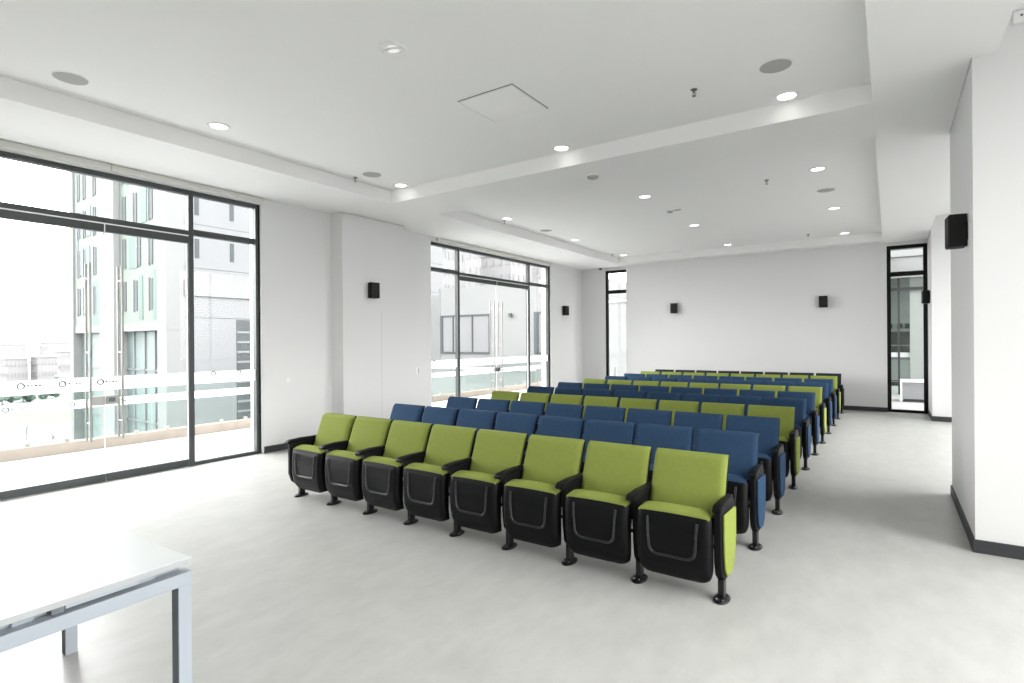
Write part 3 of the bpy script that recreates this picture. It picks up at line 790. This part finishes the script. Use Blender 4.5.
boxes('parapet_wall', M['b_white'], [(-17.8, -10.9, 17.2, 17.45, GZ, 0.55)], g)
boxes('coping', M['balcony'], [(-17.8, -10.9, 17.15, 17.5, 0.55, 0.62)], g)

# ------------------------------------------------------------------ outside: white wall beyond far-left window, corridor beyond far-right window
g = thing('garden_wall', (-8.3, 17.4, -0.2), 'white rendered wall beyond the far left narrow window', 'wall panel')
boxes('panel', M['b_white'], [(-9.5, -6.9, 17.35, 17.55, -0.2, 2.95)], g)
boxes('panel_joint', M['b_grey'], [(-9.5, -6.9, 17.34, 17.352, z, z + 0.012) for z in (1.15, 2.45)], g)
boxes('coping', M['balcony'], [(-9.55, -6.85, 17.30, 17.6, 2.95, 3.02)], g)
g = thing('metal_stand', (-7.55, 16.6, 0), 'small grey metal frame outside the far left window', 'stand')
bm = bmesh.new(); tube(bm, [(-7.55, 16.6, -0.2), (-7.55, 16.6, 0.78), (-7.32, 16.6, 0.78), (-7.32, 16.6, -0.2)], 0.02); obj('tube_frame', bm, M['farwin'], g)
struct('terrace_floor', M['balcony'], [(-9.5, -1.2, YB + 0.36, 19.9, -0.22, -0.02)], 'pale terrace floor behind the far left window', 'terrace')

CX0, CX1, CY = -0.35, 1.75, 20.2
struct('floor_corridor', M['cor_floor'], [(CX0, CX1, YB + 0.36, 27, -0.14, -0.02)], 'bright corridor floor beyond the far right window', 'floor')
struct('wall_corridor', M['cor_wall'], [(CX0 - 0.15, CX0, YB + 0.36, 27, -0.14, 4.2), (CX0, CX1, 24.5, 24.7, -0.02, 4.2)], 'grey green corridor wall beyond the far right window', 'wall')
struct('wall_bulkhead', M['b_white'], [(CX0, CX1, CY - 0.4, CY - 0.25, 3.44, 4.05), (CX0, CX1, CY - 0.45, CY - 0.25, 4.05, 4.7)], 'white bulkhead over the glass corridor door', 'wall')
struct('ceiling_corridor', M['cor_wall'], [(CX0, CX1, CY - 0.1, 27, 3.95, 4.2), (CX0, CX1, 17.8, 18.3, 4.05, 4.3)], 'grey corridor ceiling beyond the far right window', 'ceiling')
g = thing('glass_partition', (0.6, CY, 0), 'glass corridor door with frosted band and dark rails', 'glass door')
boxes('head_rail', M['base'], [(CX0 + 0.01, CX1 - 0.2, CY - 0.12, CY - 0.06, 3.08, 3.17)], g)
boxes('mullion', M['base'], [(0.205, 0.255, CY - 0.04, CY + 0.04, -0.02, 3.9)], g)
p = boxes('pane', M['rail_glass'], [(CX0 + 0.01, 0.205, CY - 0.006, CY + 0.006, 0.0, 3.9), (0.255, 0.50, CY - 0.006, CY + 0.006, 0.0, 3.9)], g)
boxes('frosted_band', M['film2'], [(CX0 + 0.01, 0.205, CY - 0.009, CY - 0.007, 1.10, 1.24), (0.255, 0.50, CY - 0.009, CY - 0.007, 1.10, 1.24)], p)
boxes('end_wall', M['cor_pale'], [(0.50, CX1, CY - 0.05, CY + 0.25, -0.02, 3.9)], g)
g = thing('dark_cabinet', (0.2, 24.2, 0), 'dark shelving behind the glass corridor door', 'cabinet')
boxes('carcass', M['cor_dark'], [(CX0 + 0.02, 0.85, 23.9, 24.4, -0.02, 1.9)], g)
boxes('shelf', M['cor_wall'], [(CX0 + 0.04, 0.83, 23.87, 23.9, z, z + 0.03) for z in (0.12, 0.95, 1.4)], g)
boxes('pale_door', M['cor_wall'], [(CX0 + 0.04, 0.83, 23.87, 23.9, 0.18, 0.92)], g)
for x in (-0.06, 0.24, 0.46):
    tag(boxes('notice', M['cor_dark'], [(x, x + 0.15, 24.48, 24.499, 2.02, 2.2)], None), 'small framed notice on the corridor wall past the glass door, %s' % {-0.06: 'leftmost', 0.24: 'middle', 0.46: 'rightmost'}[x], 'notice', 'corridor notices')
g = thing('bench_box', (0.85, 18.2, 0), 'light grey box bench on the bright corridor floor', 'bench')
boxes('body', M['cor_box'], [(0.27, 1.5, 17.93, 18.5, 0.06, 0.50)], g, bev=0.004)
boxes('top', M['white'], [(0.23, 1.52, 17.9, 18.53, 0.50, 0.55)], g, bev=0.004)
boxes('side_board', M['white'], [(0.23, 0.268, 17.9, 18.53, -0.02, 0.50)], g, bev=0.004)
boxes('plinth', M['base'], [(0.30, 1.47, 17.96, 18.46, -0.02, 0.06)], g)

# ------------------------------------------------------------------ outside: ground, city, trees
struct('ground', M['ground'], [(-700, 260, -260, 900, GZ - 0.5, GZ)], 'pale ground of the city far below the balcony', 'ground')
def along(px, D):
    """point at forward distance D seen through image column px."""
    a, c, s = (px - 512) / 552.86, math.cos(.5992), math.sin(.5992)
    return Vector((D * (-s + a * c), D * (c + a * s), 0))
p = along(30, 58)
tag(boxes('lawn', M['lawn'], [(p.x - 9, p.x + 6, p.y - 16, p.y + 9, GZ, GZ + 0.03)]), 'yellowish lawn below the balcony', 'lawn', kind='structure')

def block(name, px, D, w, d, h, label, rows=2, n=6, m='far', base=GZ, group='hazy low blocks of the city'):
    p = along(px, D)
    g = thing(name, (p.x, p.y, base), label, 'building', group)
    boxes('walls', M[m], [(p.x - w / 2, p.x + w / 2, p.y - d / 2, p.y + d / 2, base, base + h)], g)
    boxes('roof', M['far'], [(p.x - w / 2 - 0.3, p.x + w / 2 + 0.3, p.y - d / 2 - 0.3, p.y + d / 2 + 0.3, base + h, base + h + 0.4)], g)
    for r in range(rows):
        z = base + h * (r + 0.35) / rows
        for k in range(n):
            y = p.y - d / 2 + d * (k + 0.3) / n
            x = p.x - w / 2 + w * (k + 0.3) / n
            boxes('window', M['farwin'], [(p.x + w / 2, p.x + w / 2 + 0.12, y, y + d / n * 0.45, z, z + h / rows * 0.4),
                                          (x, x + w / n * 0.45, p.y - d / 2 - 0.12, p.y - d / 2, z, z + h / rows * 0.4)], g)
    return g
for px, D, w, d, h, where in ((14, 118, 4.6, 3.4, 4.6, 'at the left edge of the view'), (44, 120, 4.6, 3.4, 4.9, 'towards the tower'), (66, 150, 4, 4, 5.6, 'nearest the tower'),
                              (10, 240, 11, 8, 7.6, 'in the further row, leftmost'), (55, 245, 11, 8, 8.4, 'in the further row, nearer the tower')):
    block('city_building', px, D, w, d, h, 'hazy white low city building %s, beyond the railing' % where)
for px, D, w, h, l in ((446, 118, 6, 21, 'far apartment block above the annex, leftmost'), (476, 150, 9, 26, 'far apartment block above the annex, second from left'), (507, 122, 8, 20, 'wide far apartment block above the annex wall'), (541, 150, 8, 26, 'far apartment block above the annex, rightmost')):
    block('apartment_block', px, D, w, w, h + 6, 'pale ' + l, rows=8, n=4, group='apartment blocks above the annex')

def tree(px, D, h, r, label, bare=False):
    p = along(px, D)
    g = thing('tree', (p.x, p.y, GZ), label, 'tree', 'hazy trees below the balcony')
    bm = bmesh.new(); rnd = random.Random(px)
    k0 = 0.4 if bare else 1.0
    cyl(bm, (p.x, p.y, GZ), (p.x, p.y, GZ + h * 0.6), 0.14 * k0, 0.06 * k0, n=8)
    for k in range(14 if bare else 6):
        a = rnd.uniform(0, 2 * PI); z = GZ + h * rnd.uniform(0.3, 0.6)
        cyl(bm, (p.x, p.y, z), (p.x + r * math.cos(a), p.y + r * math.sin(a), z + h * rnd.uniform(0.3, 0.5)), 0.05 * k0, 0.02 * k0, n=6)
    obj('trunk', bm, M['bark'], g)
    if not bare:
        bm = bmesh.new()
        for k in range(26):
            v = Vector((rnd.gauss(0, .5), rnd.gauss(0, .5), rnd.gauss(0, .35)))
            t = bmesh.new(); bmesh.ops.create_icosphere(t, subdivisions=2, radius=r * rnd.uniform(.25, .45))
            for q in t.verts: q.co *= 1 + rnd.uniform(-.18, .18)
            merge(bm, t, Matrix.Translation((p.x + v.x * r, p.y + v.y * r, GZ + h * 0.68 + v.z * h * .5)))
        obj('crown', bm, M['leaf'], g, smooth=0)
for px, D, h, r, l in ((2, 70, 1.5, 1.1, 'hazy low tree beyond the lawn at the left edge'), (11, 82, 1.6, 1.3, 'hazy low tree second from the left edge'), (23, 74, 1.5, 1.2, 'hazy wide bush like tree above the middle of the lawn'),
                       (34, 88, 1.6, 1.3, 'hazy low tree towards the tower'), (46, 78, 1.7, 1.1, 'hazy tree before the white road near the tower'), (62, 90, 2.4, 1.0, 'hazy upright tree nearest the tower')):
    tree(px, D, h, r, l)
tree(26, 44, 1.9, 1.3, 'bare thin tree in front of the lawn', bare=True)
tree(52, 42, 1.5, 1.0, 'bare small tree between the lawn and the glass door handle', bare=True)

# ------------------------------------------------------------------ light
W = bpy.data.worlds.new('overcast_sky'); bpy.context.scene.world = W; W.use_nodes = True
nt = W.node_tree; bg = nt.nodes['Background']
# overcast: an even white cover with a broad bright patch where the sun stands behind the cloud on the right, plus an added left glow
SKY, GLOW, GLOW_LEFT = 3.3, 8.0, 13.0
az, el = math.radians(3), math.radians(33)
tc = nt.nodes.new('ShaderNodeTexCoord')
dt = nt.nodes.new('ShaderNodeVectorMath'); dt.operation = 'DOT_PRODUCT'
dt.inputs[1].default_value = (math.cos(az) * math.cos(el), math.sin(az) * math.cos(el), math.sin(el))
nt.links.new(tc.outputs['Generated'], dt.inputs[0])
mr = nt.nodes.new('ShaderNodeMapRange'); mr.interpolation_type = 'SMOOTHSTEP'
mr.inputs['From Min'].default_value = math.cos(math.radians(41)); mr.inputs['From Max'].default_value = math.cos(math.radians(28))
mr.inputs['To Min'].default_value = SKY; mr.inputs['To Max'].default_value = SKY + GLOW
nt.links.new(dt.outputs['Value'], mr.inputs['Value'])
d2 = nt.nodes.new('ShaderNodeVectorMath'); d2.operation = 'DOT_PRODUCT'
d2.inputs[1].default_value = (-math.cos(math.radians(28)), 0.0, math.sin(math.radians(28)))
nt.links.new(tc.outputs['Generated'], d2.inputs[0])
m2 = nt.nodes.new('ShaderNodeMapRange'); m2.interpolation_type = 'SMOOTHSTEP'
m2.inputs['From Min'].default_value = math.cos(math.radians(75)); m2.inputs['From Max'].default_value = math.cos(math.radians(25))
m2.inputs['To Min'].default_value = 0.0; m2.inputs['To Max'].default_value = GLOW_LEFT  # second sky patch, added to brighten the floor by the left glazing
nt.links.new(d2.outputs['Value'], m2.inputs['Value'])
ad = nt.nodes.new('ShaderNodeMath'); ad.operation = 'ADD'
nt.links.new(mr.outputs['Result'], ad.inputs[0]); nt.links.new(m2.outputs['Result'], ad.inputs[1])
bg.inputs['Color'].default_value = (1.0, 0.99, 0.985, 1)
nt.links.new(ad.outputs[0], bg.inputs['Strength'])

def portal(name, loc, rot, sx, sy):
    l = bpy.data.lights.new(name, 'AREA'); l.shape = 'RECTANGLE'; l.size = sx; l.size_y = sy
    l.cycles.is_portal = True
    o = bpy.data.objects.new(name, l); C.objects.link(o); o.location = loc; o.rotation_euler = rot
portal('daylight_left_near', (XL - 0.12, (W1[0] + W1[1]) / 2, WT / 2), (0, -PI / 2, 0), WT, W1[1] - W1[0])
portal('daylight_left_far', (XL - 0.12, (W2[0] + W2[1]) / 2, WT / 2), (0, -PI / 2, 0), WT, W2[1] - W2[0])
portal('daylight_right_near', (XR + 0.17, 1.98, 1.98), (0, PI / 2, 0), 3.9, 7.1)
portal('daylight_right_far', (XR + 0.17, 10.68, 1.98), (0, PI / 2, 0), 3.9, 6.4)

for y in (3.15, 5.93, 8.72, 11.5, 14.35):
    for x in (-6.05, -3.30, -0.81):
        if y < 4 and x > -1: continue
        l = bpy.data.lights.new('downlight_beam', 'SPOT'); l.energy = 1.5 if not (y < 4 and x > -4) else 1
        l.spot_size = math.radians(150); l.spot_blend = 0.9; l.shadow_soft_size = 0.08; l.color = (1.0, 0.97, 0.92)
        o = bpy.data.objects.new('downlight_beam', l); C.objects.link(o); o.location = (x, y, ZT - 0.03)

# ------------------------------------------------------------------ camera
f, yaw, pitch_, roll, h = 552.86, .5992, -.0006, -.0071, 1.6609
c, s = math.cos(yaw), math.sin(yaw)
fw = Vector((-s, c, 0)); rt = Vector((c, s, 0)); up = Vector((0, 0, 1))
w = fw * math.cos(pitch_) + up * math.sin(pitch_); u2 = up * math.cos(pitch_) - fw * math.sin(pitch_)
r3 = rt * math.cos(roll) + u2 * math.sin(roll); u3 = u2 * math.cos(roll) - rt * math.sin(roll)
cam = bpy.data.cameras.new('camera'); cam.sensor_width = 36.0; cam.sensor_fit = 'HORIZONTAL'; cam.lens = f * 36 / 1024
cam.clip_start = 0.05; cam.clip_end = 2000
co = bpy.data.objects.new('camera', cam); C.objects.link(co)
co.matrix_world = Matrix(((r3.x, u3.x, -w.x, 0), (r3.y, u3.y, -w.y, 0), (r3.z, u3.z, -w.z, h), (0, 0, 0, 1)))
sc = bpy.context.scene; sc.camera = co
sc.view_settings.view_transform = 'Standard'; sc.view_settings.look = 'None'
sc.view_settings.exposure = 0.10; sc.view_settings.gamma = 1.0; sc.view_settings.use_curve_mapping = False
sc.cycles.max_bounces = 14; sc.cycles.diffuse_bounces = 8; sc.cycles.transparent_max_bounces = 24
sc.cycles.caustics_reflective = False; sc.cycles.caustics_refractive = False
sc.cycles.sample_clamp_indirect = 8.0
